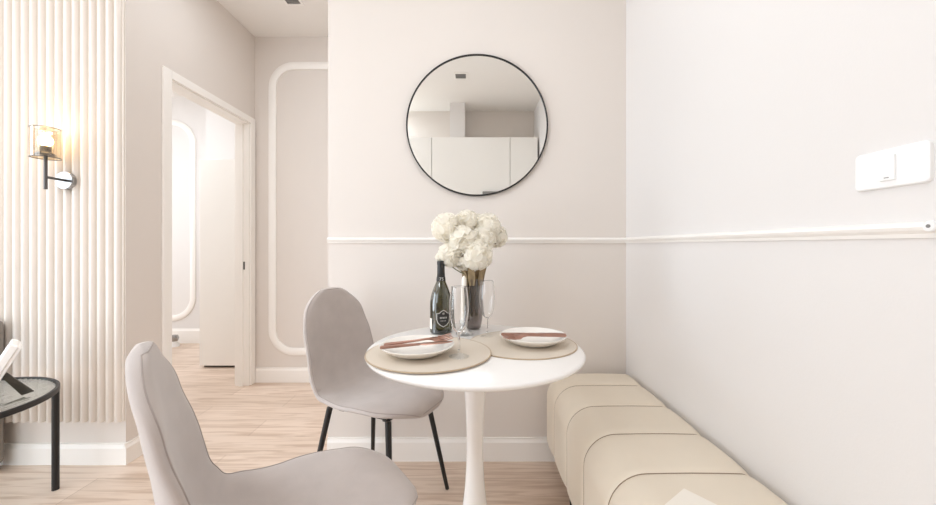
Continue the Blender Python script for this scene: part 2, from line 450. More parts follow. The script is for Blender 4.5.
# ------------------------------------------------------------------ dining chairs
def chair_rows(n=84):
    ctrl = [(0.246, 0.425), (0.235, 0.450), (0.186, 0.463), (0.09, 0.461), (0.0, 0.452), (-0.09, 0.447), (-0.165, 0.460), (-0.214, 0.510), (-0.238, 0.592), (-0.250, 0.680), (-0.263, 0.770), (-0.275, 0.838), (-0.283, 0.886)]
    pts = crom(ctrl, 400)
    s = [0.0]
    for a, b in zip(pts, pts[1:]): s.append(s[-1]+math.dist(a, b))
    Lt = s[-1]
    wid = [(0.00, 0.180), (0.12, 0.198), (0.28, 0.207), (0.42, 0.205), (0.52, 0.198), (0.62, 0.194), (0.75, 0.189), (0.88, 0.172), (1.0, 0.146)]
    dish = [(0, 0.000), (0.12, 0.006), (0.3, 0.022), (0.45, 0.040), (0.55, 0.055), (0.68, 0.056), (0.85, 0.030), (1.0, 0.004)]
    def ip(tab, u):
        for (a, va), (b, vb) in zip(tab, tab[1:]):
            if u <= b:
                k = (u-a)/(b-a); k = k*k*(3-2*k); return va+(vb-va)*k
        return tab[-1][1]
    rows = []
    for i in range(n):
        a = i/(n-1)
        u = 0.5-0.5*math.cos(PI*a); u = 0.55*u+0.45*a; 
        if i in (0, n-1): u = float(i > 0)
        sp = u*Lt
        j = min(range(len(s)-1), key=lambda q: 0 if s[q] <= sp <= s[q+1] else 1 + min(abs(s[q]-sp), abs(s[q+1]-sp)))
        k = (sp-s[j])/max(1e-9, s[j+1]-s[j])
        p = Vector((pts[j][0]+(pts[j+1][0]-pts[j][0])*k, 0, pts[j][1]+(pts[j+1][1]-pts[j][1])*k))
        q0, q1 = pts[max(0, j-22)], pts[min(len(pts)-1, j+23)]
        t = Vector((q1[0]-q0[0], 0, q1[1]-q0[1])).normalized()
        nn = Vector((t.z, 0, -t.x))             # towards the sitter
        if nn.z < 0 and nn.x < 0: nn = -nn
        # rounded ends of the outline
        def endf(d, a_, ex): 
            return 1.0 if d >= a_ else max(0.0, 1-(1-d/a_)**ex)**(1/ex)
        f = endf(sp, 0.20, 2.4)*endf(Lt-sp, 0.15, 2.15)
        tf = endf(sp, 0.022, 2.0)*endf(Lt-sp, 0.022, 2.0)
        rows.append((p, nn, ip(wid, u)*max(f, 0.02), ip(dish, u), tf, u))
    return rows
ROWS = chair_rows()
TH = 0.034
NC = 22
def shell_pt(row, c, side):
    p, nn, w, dsh, tf, u = row
    v = math.sin(c*PI/2)                       # -1..1, dense at the rim
    tau = TH/2*tf*math.sqrt(max(0.0, 1-abs(v)**7))
    q = p+Vector((0, v*w, 0))+nn*(dsh*(abs(v)*w/0.21)**2.2)
    inw = Vector((0, -v*0.35*(dsh/0.05), 0))
    d = (nn+inw).normalized()
    return q+d*(tau*side)
def shell_piece(i0, i1):
    bm = bmesh.new(); rings = []
    for i in range(i0, i1+1):
        up = [bm.verts.new(shell_pt(ROWS[i], -1+2*k/NC, 1)) for k in range(NC+1)]
        dn = [bm.verts.new(shell_pt(ROWS[i], -1+2*k/NC, -1)) for k in range(NC-1, 0, -1)]
        rings.append(up+dn)
    n = len(rings[0])
    for a, b in zip(rings, rings[1:]):
        for k in range(n): bm.faces.new((a[k], a[(k+1) % n], b[(k+1) % n], b[k]))
    bm.faces.new(rings[0]); bm.faces.new(rings[-1][::-1])
    return bm
IJ = next(i for i, r in enumerate(ROWS) if r[5] > 0.50)
NR = len(ROWS)
def rim(i, side, sgn, f=0.86):
    return shell_pt(ROWS[i], sgn*f, side)
def make_chair(label, loc, rz):
    t = thing('dining_chair', label, 'chair', loc, rz, 'taupe velvet dining chairs')
    st = obj('seat', shell_piece(0, IJ), M['velvet'], t, True, angle=70)
    bk = obj('backrest', shell_piece(IJ, NR-1), M['velvet'], t, True, angle=70)
    f = 0.83
    path = [rim(i, 1, -1, f) for i in range(IJ, 2, -1)]+[shell_pt(ROWS[3], c, 1) for c in (-0.5, -0.2, 0.2, 0.5)]+[rim(i, 1, 1, f) for i in range(3, IJ+1)]
    obj('piping', tube(bmesh.new(), path, 0.0017, 6), M['welt'], st, True)
    path = [rim(i, 1, -1, f) for i in range(IJ, NR-2)]+[shell_pt(ROWS[NR-3], c, 1) for c in (-0.5, -0.2, 0.2, 0.5)]+[rim(i, 1, 1, f) for i in range(NR-3, IJ-1, -1)]
    obj('piping', tube(bmesh.new(), path, 0.0017, 6), M['welt'], bk, True)
    bm = bmesh.new()
    for s in (-1, 1): box(bm, -0.11, 0.12, s*0.100-0.012, s*0.100+0.012, 0.416, 0.425)
    box(bm, -0.115, -0.09, -0.112, 0.112, 0.410, 0.416); box(bm, 0.10, 0.125, -0.112, 0.112, 0.410, 0.416)
    obj('leg_frame', bm, M['black'], t)
    for sx in (1, -1):
        for sy in (1, -1):
            obj('leg', tube(bmesh.new(), [(sx*0.143, sy*0.133, 0.426), (sx*0.207, sy*0.202, 0.0)], [0.0118, 0.0085], 14), M['black'], t, True)
    return t
CH1 = ((-0.373, 1.540, 0), math.radians(-25))
CH2 = ((-0.387, 0.857, 0), math.radians(35))
make_chair('taupe velvet chair on black legs behind the round table, near the hallway', *CH1)
make_chair('taupe velvet chair closest to the viewer, its seat cut off by the photo\'s lower edge', *CH2)

# ------------------------------------------------------------------ pedestal table
TX, TY, TZ, TR = 0.016, 1.22, 0.74, 0.348
tb = thing('pedestal_table', 'small round white pedestal dining table set for two', 'table', (TX, TY, 0))
bm = lathe(bmesh.new(), [(0, TZ), (TR-0.006, TZ), (TR-0.001, TZ-0.003), (TR, TZ-0.008), (TR-0.003, TZ-0.014), (TR-0.03, TZ-0.024), (TR-0.06, TZ-0.028), (0, TZ-0.028)], 128)
obj('tabletop', bm, M['white'], tb, True, angle=60)
prof = crom([(0.050, 0.712), (0.041, 0.690), (0.036, 0.62), (0.029, 0.50), (0.027, 0.42), (0.029, 0.34), (0.036, 0.25), (0.052, 0.16), (0.09, 0.085), (0.15, 0.045), (0.215, 0.024), (0.24, 0.016)], 60)
bm = lathe(bmesh.new(), [(0, 0.712)]+prof+[(0.242, 0.008), (0.24, 0.0), (0, 0.0)], 64)
obj('pedestal', bm, M['white'], tb, True, angle=60)

# placemats
def placemat(label, x, y, z, r):
    t = thing('placemat', label, 'placemat', (x, y, z), 0, 'round woven placemats')
    obj('woven_disc', lathe(bmesh.new(), [(0, 0), (r-0.003, 0), (r-0.003, 0.003), (0, 0.003)], 96), M['mat'], t)
    obj('edge_binding', lathe(bmesh.new(), [(r-0.003, 0), (r, 0.0), (r+0.0005, 0.0015), (r, 0.0032), (r-0.003, 0.0034)], 96, close=True), M['matedge'], t, True)
PR = 0.172
placemat('round beige woven placemat under the plate beside the wine bottle', -0.125, 1.135, TZ+0.0042, 0.19)
placemat('round beige woven placemat under the plate beside the bench', 0.175, 1.250, TZ+0.0005, 0.180)

def plate(label, x, y, z):
    r = 0.111
    prof = [(0, 0), (0.058, 0), (0.064, 0.002), (0.088, 0.013), (0.104, 0.023), (r-0.001, 0.0275), (r, 0.0295), (r-0.002, 0.0305), (r-0.005, 0.0295), (0.100, 0.0245), (0.084, 0.0155), (0.064, 0.0075), (0.056, 0.005), (0, 0.005)]
    o = obj('plate', lathe(bmesh.new(), prof, 96), M['china'], None, True, (x, y, z), 60)
    return tag(o, label, 'plate', 'white dinner plates')
P1 = Vector((-0.158, 1.110, TZ+0.0079)); P2 = Vector((0.212, 1.245, TZ+0.0042))
plate('white plate with fork and knife beside the wine bottle', *P1)
plate('white plate with fork and knife on the placemat nearest the bench', *P2)

# cutlery (local: length along x, from handle end at -L/2 to tip at +L/2)
def sweep_flat(bm, sta):
    """sta: list of (x, halfwidth, z, thickness)"""
    rings = []
    for x, w, z, h in sta:
        rings.append([bm.verts.new((x, -w, z)), bm.verts.new((x, -w*0.7, z+h)), bm.verts.new((x, w*0.7, z+h)), bm.verts.new((x, w, z))])
    for a, b in zip(rings, rings[1:]):
        for k in range(4): bm.faces.new((a[k], a[(k+1) % 4], b[(k+1) % 4], b[k]))
    bm.faces.new(rings[0][::-1]); bm.faces.new(rings[-1])
    return bm
def fork(label, loc, rz, roll=0.0, ry=0.0):
    t = thing('fork', label, 'fork', loc, rz, 'rose gold forks'); t.rotation_euler = (roll, ry, rz)
    obj('handle', sweep_flat(bmesh.new(), [(-0.106, 0.004, 0, 0.003), (-0.098, 0.0075, 0, 0.0035), (-0.02, 0.0045, 0.002, 0.0035), (0.025, 0.0038, 0.004, 0.0035), (0.040, 0.008, 0.003, 0.003)]), M['copper'], t, True)
    hd = obj('head', sweep_flat(bmesh.new(), [(0.040, 0.008, 0.003, 0.003), (0.048, 0.0145, 0.001, 0.0025), (0.066, 0.0155, 0.0005, 0.0025)]), M['copper'], t, True)
    for k in range(4):
        y = (k-1.5)*0.0085; bm = bmesh.new()
        tube(bm, [(0.064, y, 0.0015), (0.082, y, 0.002), (0.106, y*0.95, 0.008)], [0.0026, 0.0023, 0.0012], 8)
        obj('tine', bm, M['copper'], hd, True)
def knife(label, loc, rz, roll=0.0, ry=0.0):
    t = thing('table_knife', label, 'knife', loc, rz, 'rose gold knives'); t.rotation_euler = (roll, ry, rz)
    obj('handle', sweep_flat(bmesh.new(), [(-0.108, 0.005, 0, 0.004), (-0.102, 0.0085, 0, 0.005), (-0.04, 0.007, 0, 0.005), (0.005, 0.005, 0, 0.0045)]), M['copper'], t, True)
    obj('blade', sweep_flat(bmesh.new(), [(0.005, 0.005, 0.001, 0.003), (0.02, 0.010, 0.001, 0.0022), (0.075, 0.0105, 0.001, 0.0018), (0.100, 0.006, 0.001, 0.0014), (0.108, 0.001, 0.001, 0.001)]), M['copper'], t, True)
fork('rose gold fork lying on the plate beside the wine bottle', P1+Vector((0.004, 0.012, 0.0340)), math.radians(24), 0.35)
knife('rose gold knife lying on the plate beside the wine bottle', P1+Vector((0.004, -0.022, 0.0320)), math.radians(19), 0.12)
knife('rose gold knife lying on the plate nearest the bench', P2+Vector((-0.002, -0.018, 0.0330)), math.radians(2), 0.15)
fork('rose gold fork lying on the plate nearest the bench', P2+Vector((-0.004, -0.048, 0.0335)), math.radians(186), -0.35)

# ------------------------------------------------------------------ wine bottle
bx, by = (441-470)/F*1.42, 1.42
bt = thing('wine_bottle', 'dark green wine bottle with a shield label beside the candle', 'bottle', (bx, by, TZ))
prof = [(0, 0), (0.036, 0), (0.0415, 0.004), (0.042, 0.02), (0.042, 0.105), (0.0405, 0.125), (0.035, 0.150), (0.026, 0.175), (0.0168, 0.197), (0.0140, 0.215), (0.0135, 0.235)]
bp = [prof[0], prof[1], prof[2]]+crom(prof[3:], 40)
obj('glass_body', lathe(bmesh.new(), bp+[(0, 0.235)], 64), M['bottle'], bt, True)
obj('foil', lathe(bmesh.new(), [(0.0146, 0.212), (0.0152, 0.213), (0.0143, 0.235), (0.0140, 0.258), (0.0150, 0.259), (0.0150, 0.270), (0.0135, 0.2735), (0, 0.274)], 48), M['foil'], bt, True)
obj('collar', lathe(bmesh.new(), [(0.0172, 0.197), (0.0178, 0.198), (0.0164, 0.212), (0.0158, 0.213)], 48), M['label'], bt, True)
def wrap(bm, r, a0, scale=1.0):
    """bend flat (x, z) lettering around the bottle; a0 = angle of x=0"""
    for v in bm.verts:
        a = a0+v.co.x/r
        rr = r+v.co.y
        v.co = Vector((rr*math.cos(a), rr*math.sin(a), v.co.z))
    return bm
def shield(w, h, z):
    up = [(-w, z+h*0.42), (-w*0.62, z+h*0.42), (-w*0.36, z+h*0.56), (0, z+h*0.66), (w*0.36, z+h*0.56), (w*0.62, z+h*0.42), (w, z+h*0.42)]
    lo = [(w, z-h*0.02), (w*0.86, z-h*0.25), (w*0.5, z-h*0.45), (0, z-h*0.58), (-w*0.5, z-h*0.45), (-w*0.86, z-h*0.25), (-w, z-h*0.02)]
    return up+lo
def flat_fill(bm, pts, y):
    out = []
    n = len(pts)
    cz = sum(p[1] for p in pts)/n
    for k in range(9):                         # concentric rings so the patch bends
        q = k/8
        out.append([bm.verts.new((x*q, y, cz+(z-cz)*q)) for x, z in pts] if k else [bm.verts.new((0, y, cz))])
    for a, b in zip(out, out[1:]):
        for i in range(n):
            j = (i+1) % n
            if len(a) == 1: bm.faces.new((a[0], b[i], b[j]))
            else: bm.faces.new((a[i], a[j], b[j], b[i]))
    return bm
def band(bm, pts, w, y):
    n = len(pts); cz = sum(p[1] for p in pts)/n
    def dens(ps):
        o = []
        for i in range(n):
            (x0, z0), (x1, z1) = ps[i], ps[(i+1) % n]
            for k in range(4): o.append((x0+(x1-x0)*k/4, z0+(z1-z0)*k/4))
        return o
    a = dens(pts); b = [(x*(1-w), cz+(z-cz)*(1-w)) for x, z in a]
    va = [bm.verts.new((x, y, z)) for x, z in a]; vb = [bm.verts.new((x, y, z)) for x, z in b]
    m = len(a)
    for i in range(m): bm.faces.new((va[i], va[(i+1) % m], vb[(i+1) % m], vb[i]))
    return bm
A0 = math.atan2(-by, -bx)+0.22                 # turned a little towards the front glass
sh = obj('label', wrap(flat_fill(bmesh.new(), shield(0.026, 0.052, 0.058), 0.0006), 0.042, A0), M['label'], bt)
bm = wrap(band(bmesh.new(), shield(0.026, 0.052, 0.058), 0.085, 0.0010), 0.042, A0)
obj('shield_border', bm, M['ink'], sh)
bm = bmesh.new()                               # crest and two rows of fine marks
def mark(bm, x0, x1, z0, z1, y=0.0011):
    n = 4
    v = [(bm.verts.new((x0+(x1-x0)*k/n, y, z0)), bm.verts.new((x0+(x1-x0)*k/n, y, z1))) for k in range(n+1)]
    for p, q in zip(v, v[1:]): bm.faces.new((p[0], q[0], q[1], p[1]))
for k in range(5): mark(bm, -0.013+k*0.0055, -0.010+k*0.0055, 0.060, 0.066)
for k in range(4): mark(bm, -0.010+k*0.0055, -0.0075+k*0.0055, 0.050, 0.053)
mark(bm, -0.004, 0.004, 0.076, 0.078); mark(bm, -0.003, -0.001, 0.078, 0.082); mark(bm, 0.001, 0.003, 0.078, 0.082)
obj('print', wrap(bm, 0.042, A0), M['ink'], sh)
bm = bmesh.new()                               # small white back label seen at the bottle's edge
for k in range(6):
    mark(bm, -0.008+k*0.003, -0.008+(k+1)*0.003, 0.018, 0.058, 0.0007)
o = obj('back_label', wrap(bm, 0.042, A0-1.38), M['paper'], bt); o['label'] = 'small white label at the bottle\'s side'
# numerals on the collar
cu = bpy.data.curves.new('numerals', 'FONT'); cu.body = '75'; cu.size = 0.0165; cu.align_x = 'CENTER'; cu.resolution_u = 2
to = bpy.data.objects.new('numerals', cu); C.objects.link(to)
dg = bpy.context.evaluated_depsgraph_get(); me = bpy.data.meshes.new_from_object(to.evaluated_get(dg))
bpy.data.objects.remove(to)
bm = bmesh.new(); bm.from_mesh(me); bpy.data.meshes.remove(me)
for v in bm.verts: v.co = Vector((v.co.x, 0.0016, v.co.y+0.1995))
obj('numerals', wrap(bm, 0.0170, A0-0.1), M['ink'], bt)

# ------------------------------------------------------------------ champagne flutes
def flute(label, x, y):
    t = thing('champagne_flute', label, 'champagne glass', (x, y, TZ), 0, 'champagne flutes')
    obj('foot', lathe(bmesh.new(), [(0, 0), (0.029, 0), (0.030, 0.001), (0.028, 0.0025), (0.012, 0.006), (0.005, 0.012), (0.0038, 0.02), (0, 0.02)], 40), M['glass_foot'], t, True)
    obj('stem', lathe(bmesh.new(), [(0, 0.0201), (0.0038, 0.0201), (0.0034, 0.045), (0.0038, 0.062), (0.006, 0.0695), (0, 0.0695)], 20), M['crystal'], t, True)
    o = crom([(0.006, 0.070), (0.014, 0.077), (0.0215, 0.092), (0.0270, 0.118), (0.0285, 0.145), (0.0265, 0.175), (0.0230, 0.203)], 28)
    i = [(max(r-0.0013, 0.0), z+0.001) for r, z in o[::-1]]
    obj('bowl', lathe(bmesh.new(), [(0, 0.070)]+o+i[:-1]+[(0, 0.0755)], 56), M['crystal'], t, True)
FZ = TZ+0.0076
flute('clear champagne flute standing in front, on the placemat beside the wine bottle', -0.032, 1.083)
flute('clear champagne flute standing behind, beside the smoked glass vase', 0.062, 1.345)
for o in C.objects:
    if o.name.startswith('champagne_flute') and o.location.y < 1.2: o.location.z = FZ

# ------------------------------------------------------------------ candle and candlestick
cx, cy = (464-470)/F*1.38, 1.38
o = obj('candlestick', lathe(bmesh.new(), [(0, 0), (0.029, 0), (0.031, 0.004), (0.029, 0.010), (0.016, 0.018), (0.011, 0.028), (0.014, 0.036), (0.0165, 0.046), (0.0155, 0.052), (0.0105, 0.052), (0.0105, 0.042), (0, 0.042)], 40), M['glass'], None, True, (cx, cy, TZ))
tag(o, 'low clear glass candlestick in front of the vase', 'candlestick')
ca = thing('taper_candle', 'white taper candle standing in front of the smoked vase', 'candle', (cx, cy, TZ+0.0425))
obj('wax', lathe(bmesh.new(), [(0, 0), (0.0098, 0), (0.0095, 0.10), (0.0088, 0.160), (0.0065, 0.170), (0.003, 0.176), (0, 0.177)], 32), M['wax'], ca, True)
obj('wick', tube(bmesh.new(), [(0, 0, 0.176), (0.0005, 0, 0.182), (0.0015, 0, 0.188)], 0.0009, 8), M['kraft'], ca)

# ------------------------------------------------------------------ vase and flowers
vx, vy = (473.5-470)/F*1.485, 1.485
vs = thing('flower_vase', 'smoked grey glass vase full of white flowers', 'vase', (vx, vy, TZ))
o_ = crom([(0.024, 0.0), (0.029, 0.006), (0.0335, 0.03), (0.0365, 0.06), (0.0365, 0.09), (0.035, 0.13), (0.037, 0.17), (0.041, 0.20)], 30)
obj('vessel', lathe(bmesh.new(), [(0, 0)]+o_+[(max(0, r-0.003), z) for r, z in o_[::-1][:-1]]+[(0, 0.008)], 56), M['smoke'], vs, True)
bm = bmesh.new()                               # dry leaves sticking up around the neck
for k in range(15):
    a = 2*PI*k/15+random.uniform(-.15, .15); r0 = 0.030+0.006*(k % 2)
    base = Vector((r0*math.cos(a), r0*math.sin(a), 0.175)); out = Vector((math.cos(a), math.sin(a), 0)); sd = Vector((-math.sin(a), math.cos(a), 0))
    hh = random.uniform(0.080, 0.105); w = random.uniform(0.012, 0.017); lean = random.uniform(0.05, 0.5)
    vv = []
    for q in range(6):
        u = q/5; ww = w*math.sin(PI*min(1, 0.18+0.82*u))**0.7 if u < 1 else 0.0005
        c = base+Vector((0, 0, hh*u))+out*(lean*hh*u*u)
        vv.append([bm.verts.new(c-sd*ww+out*0.004), bm.verts.new(c), bm.verts.new(c+sd*ww+out*0.004)])
    for p, q in zip(vv, vv[1:]):
        for i in (0, 1): bm.faces.new((p[i], p[i+1], q[i+1], q[i]))
o = obj('leaf_collar', bm, M['kraft'], vs, True); o['label'] = 'brown dry leaves around the neck'

def bloom(r, seed):
    rnd = random.Random(seed); bm = bmesh.new()
    sph(bm, (0, 0, 0), r*0.74, 24, 16)
    N = 72; ga = PI*(3-math.sqrt(5))
    for k in range(N):
        zz = 1-2*(k+0.5)/N; rr = math.sqrt(1-zz*zz); a = ga*k
        d = Vector((rr*math.cos(a), rr*math.sin(a), zz)).normalized()
        d = (d+Vector((rnd.uniform(-.2, .2), rnd.uniform(-.2, .2), rnd.uniform(-.2, .2)))).normalized()
        s = d.cross(Vector((rnd.uniform(-1, 1), rnd.uniform(-1, 1), rnd.uniform(-1, 1)))).normalized(); t = s.cross(d).normalized()
        L = r*rnd.uniform(0.55, 0.8); W = r*rnd.uniform(0.36, 0.52); tilt = rnd.uniform(0.10, 0.55); R0 = r*rnd.uniform(0.66, 0.95)
        g = []
        for i in range(5):
            u = i/4; wu = W*math.sin(PI*(0.12+0.80*u))**0.6
            row = []
            for j in range(5):
                v = j/2-1
                p = d*(R0+L*tilt*u*0.75+W*0.35*v*v)+t*(L*(u-0.35)*(1.15-0.4*tilt))+s*(v*wu)
                p += d*(r*0.07*math.sin(5*v+k)*u)
                if p.length > r: p = p*(r/p.length)**0.55
                row.append(bm.verts.new(p))
            g.append(row)
        for i in range(4):
            for j in range(4): bm.faces.new((g[i][j], g[i][j+1], g[i+1][j+1], g[i+1][j]))
    return bm
FL = [(446, 226, 13.5, 1.455, 'white flower at the upper left of the bouquet'),
      (467, 222, 12.5, 1.50, 'white flower at the very top of the bouquet'),
      (487, 226, 13.5, 1.50, 'white flower at the upper right of the bouquet'),
      (496, 235, 10.5, 1.515, 'white flower at the right edge of the bouquet'),
      (463, 239, 14, 1.43, 'white flower in the middle of the bouquet'),
      (451, 253, 12, 1.44, 'white flower low at the left, just above the wine bottle'),
      (477, 253, 14.5, 1.42, 'white flower low in front, just above the vase'),
      (483, 238, 11.5, 1.455, 'white flower right of the middle of the bouquet'),
      (464, 259, 9.5, 1.445, 'white flower tucked low between the two lowest ones'),
      (455, 236, 11, 1.46, 'white flower half hidden behind the left and middle ones'),
      (440, 256, 4.5, 1.43, 'small half-open white flower directly over the bottle neck')]
for k, (px, py, rp, d, lab) in enumerate(FL):
    p = at(px, py+1.5, d); r = 1.02*rp/F*d
    t = thing('cut_flower', lab, 'flower', p, 0, 'white flowers in the vase')
    obj('bloom', bloom(r, 40+k), M['petal'], t, True, angle=None)
    ang = 2*PI*k/11; b = Vector((vx+0.014*math.cos(ang), vy+0.014*math.sin(ang), TZ+0.05))-p
    nk = Vector((vx+0.018*math.cos(ang), vy+0.018*math.sin(ang), TZ+0.19))-p
    mid = nk*0.5+Vector((0, 0.0, -0.008))
    obj('stem', tube(bmesh.new(), crom([(0, 0, 0), tuple(mid), tuple(nk), tuple(b)], 12), 0.0022, 6), M['stem'], t, True)
    if k in (2, 3, 5):
        bm = bmesh.new(); ps = []
        base = {2: Vector((-0.6, -0.95, -0.35)), 3: Vector((-0.5, -0.9, -0.7)), 5: Vector((0.85, -0.75, -0.1))}[k]*r
        for q in range(5):
            u = q/4; w = 0.0065*math.sin(PI*u)+0.0004
            c = base+Vector((0.018*u, -0.004*u, 0.012*u-0.012*u*u))
            ps.append([bm.verts.new(c+Vector((0.003, 0, w))), bm.verts.new(c+Vector((0, -0.003, 0))), bm.verts.new(c+Vector((-0.003, 0, -w)))])
        for a, b2 in zip(ps, ps[1:]):
            for i in (0, 1): bm.faces.new((a[i], a[i+1], b2[i+1], b2[i]))
        o = obj('leaf', bm, M['leafd'], t, True); o['label'] = 'small dark leaf'

# ------------------------------------------------------------------ bench
bn = thing('upholstered_bench', 'long cream leather channel-stitched bench along the pale wall', 'bench', (0, 0, 0))
X0, X1, Z0, Z1 = 0.366, 0.769, 0.130, 0.461
def bench_section(ins, n=12):
    pts = []
    def arc(cx, cz, r, a0, a1):
        for k in range(n+1):
            a = math.radians(a0+(a1-a0)*k/n); pts.append((cx+r*math.cos(a), cz+r*math.sin(a)))
    a, b, lo, hi = X0+ins, X1-ins, Z0+ins, Z1-ins
    arc(b-0.036, hi-0.036, 0.036, 0, 90)
    for q in (0.25, 0.5, 0.75): pts.append((b-0.036+(a+0.105-(b-0.036))*q, hi+0.002*math.sin(PI*q)))
    arc(a+0.105, hi-0.105, 0.105, 90, 180)
    for q in (0.33, 0.66): pts.append((a, hi-0.105+(lo+0.02-(hi-0.105))*q))
    arc(a+0.02, lo+0.02, 0.02, 180, 270)
    arc(b-0.02, lo+0.02, 0.02, 270, 360)
    return pts
seams = [1.63, 1.42, 1.21, 1.0, 0.79, 0.58, 0.37]
YE, YN = 1.815, 0.16
sta = []
def seg(y0, y1, r0, r1, n=16):
    for k in range(n+1):
        u = k/n; y = y0+(y1-y0)*u
        d0, d1 = abs(y-y0), abs(y1-y); ins = 0.0
        dd, rr = (d0, r0) if d0 < d1 else (d1, r1)
        if rr > 0.03: ins = rr-math.sqrt(max(0, rr*rr-max(0, rr-dd)**2))
        else: ins = 0.0075*math.exp(-dd/0.012)-0.001*math.sin(PI*u)
        sta.append((y, ins))
ys = [YE]+seams+[YN]
def samp(y0, y1, endA, endB):
    L = y0-y1
    for k in range(25):
        u = 0.5-0.5*math.cos(PI*k/24); y = y0-L*u
        ins = 0.0065*math.exp(-min(u*L if not endA else 9, (1-u)*L if not endB else 9)/0.010)-0.0015*math.sin(PI*u)
        for flag, dd in ((endA, u*L), (endB, (1-u)*L)):
            if flag:
                rr = 0.06
                if dd < rr: ins += rr-math.sqrt(max(0, rr*rr-(rr-dd)**2))
        if sta and abs(sta[-1][0]-y) < 1e-6: continue
        sta.append((y, ins))
for i, (a, b) in enumerate(zip(ys, ys[1:])): samp(a, b, i == 0, i == len(ys)-2)
bm = bmesh.new(); rings = []
for y, ins in sta: rings.append([bm.verts.new((x, y, z)) for x, z in bench_section(ins)])
for a, b in zip(rings, rings[1:]):
    n = len(a)
    for k in range(n): bm.faces.new((a[k], a[(k+1) % n], b[(k+1) % n], b[k]))
bm.faces.new(rings[0]); bm.faces.new(rings[-1][::-1])
up = obj('upholstery', bm, M['leather'], bn, True, angle=75)
for y in seams:
    sec = bench_section(0.0058)[:46]
    obj('seam', tube(bmesh.new(), [(x, y, z) for x, z in sec], 0.0018, 6), M['seam'], up, True)
for fx in (X0+0.045, X1-0.04):
    for fy in (1.47, 0.45):
        obj('foot', tube(bmesh.new(), [(fx, fy, 0.145), (fx, fy, 0.0)], [0.018, 0.014], 16), M['black'], bn, True)

# leaflet on the bench
A_, B_, C_ = Vector((0.53, 0.919)), Vector((0.468, 0.873)), Vector((0.572, 0.873))
u1 = (B_-A_).normalized(); u2 = Vector((-u1.y, u1.x))
if u2.dot(C_-A_) < 0: u2 = -u2
lf = thing('booklet', 'pale booklet lying on the bench at the photo\'s lower edge', 'booklet', (A_.x, A_.y, Z1+0.0045))
def quad(o, w, h, z0, z1): 
    c = [A_*0+u1*a+u2*b for a, b in ((o, o), (w-o, o), (w-o, h-o), (o, h-o))]
    return prism(bmesh.new(), [(p.x, p.y) for p in c], z0, z1)
obj('cover', quad(0, 0.15, 0.21, 0.003, 0.0042), M['paper'], lf)
obj('pages', quad(0.001, 0.15, 0.21, 0.0, 0.003), M['paper'], lf)

# ------------------------------------------------------------------ light switch and screw cap
ls = thing('light_switch', 'white light switch plate on the pale wall above the chair rail', 'light switch', (XR, 0.684, 1.214))
bm = bmesh.new(); rr_ = []
for ins, z in ((0, 0), (0, 0.005), (0.0008, 0.0068), (0.0025, 0.008), (0.02, 0.0082)):
    rr_.append([bm.verts.new((x, y, z)) for x, y in rrect(-0.061+ins, 0.061-ins, -0.036+ins, 0.036-ins, max(0.009-ins, 0.003), 6)])
for a, b in zip(rr_, rr_[1:]):
    for k in range(len(a)): bm.faces.new((a[k], a[(k+1) % len(a)], b[(k+1) % len(a)], b[k]))
bm.faces.new(rr_[0][::-1]); bm.faces.new(rr_[-1])
ROT = Matrix(((0, 0, -1, 0), (-1, 0, 0, 0), (0, 1, 0, 0), (0, 0, 0, 1)))
def onwall(bm): 
    bmesh.ops.transform(bm, matrix=ROT, verts=bm.verts); return bm
obj('plate', onwall(bm), M['plastic'], ls, True, angle=30)
rk = obj('rocker', onwall(box(bmesh.new(), -0.0125, 0.0125, -0.0235, 0.0235, 0.0075, 0.0125, 0.0015)), M['plastic'], ls)
obj('marker', onwall(box(bmesh.new(), -0.004, 0.004, -0.019, -0.0175, 0.0124, 0.0128)), M['grey'], rk)
sc_ = thing('screw_cap', 'tiny white round screw cap with grey centre on the chair rail', 'screw cap', (XR-0.0175, 0.614, 1.103))
o = obj('cap', lathe(bmesh.new(), [(0, 0), (0.0095, 0), (0.0095, 0.002), (0.008, 0.004), (0, 0.004)], 24), M['plastic'], sc_, True); o.rotation_euler = (0, -PI/2, 0)
o = obj('screw', lathe(bmesh.new(), [(0, 0.004), (0.003, 0.004), (0.003, 0.0048), (0, 0.0048)], 16), M['grey'], sc_, True); o.rotation_euler = (0, -PI/2, 0)

# ------------------------------------------------------------------ wall lamp
lx, ly, lz = (68-470)/F*1.80, YP-0.025, H+(246-181)/F*1.80
wl = thing('wall_lamp', 'lit wall lamp with amber glass shade on the fluted panel', 'wall lamp', (lx, ly, lz))
o = obj('wall_plate', lathe(bmesh.new(), [(0, 0), (0.043, 0), (0.043, 0.018), (0.041, 0.020), (0, 0.020)], 48), M['chrome'], wl, True); o.rotation_euler = (PI/2, 0, 0)
sy = -0.095
obj('arm', tube(bmesh.new(), [(0, -0.015, 0), (0, sy, 0.002)], 0.006, 14), M['gun'], wl, True)
obj('rod', tube(bmesh.new(), [(0, sy, -0.055), (0, sy, 0.105)], 0.0068, 16), M['gun'], wl, True)
obj('lamp_holder', lathe(bmesh.new(), [(0, 0.100), (0.030, 0.100), (0.034, 0.104), (0.030, 0.110), (0.019, 0.118), (0.019, 0.142), (0, 0.142)], 32), M['gun'], wl, True, (0, sy, 0))
sr = 0.050
obj('lamp_shade', lathe(bmesh.new(), [(sr, 0.088), (sr, 0.225), (sr-0.002, 0.225), (sr-0.002, 0.088)], 56, close=True), M['amber'], wl, True, (0, sy, 0))
for z in (0.089, 0.224):
    obj('shade_ring', lathe(bmesh.new(), [(sr-0.0022, z-0.0015), (sr+0.001, z-0.0015), (sr+0.001, z+0.0015), (sr-0.0022, z+0.0015)], 56, close=True), M['gun'], wl, True, (0, sy, 0))
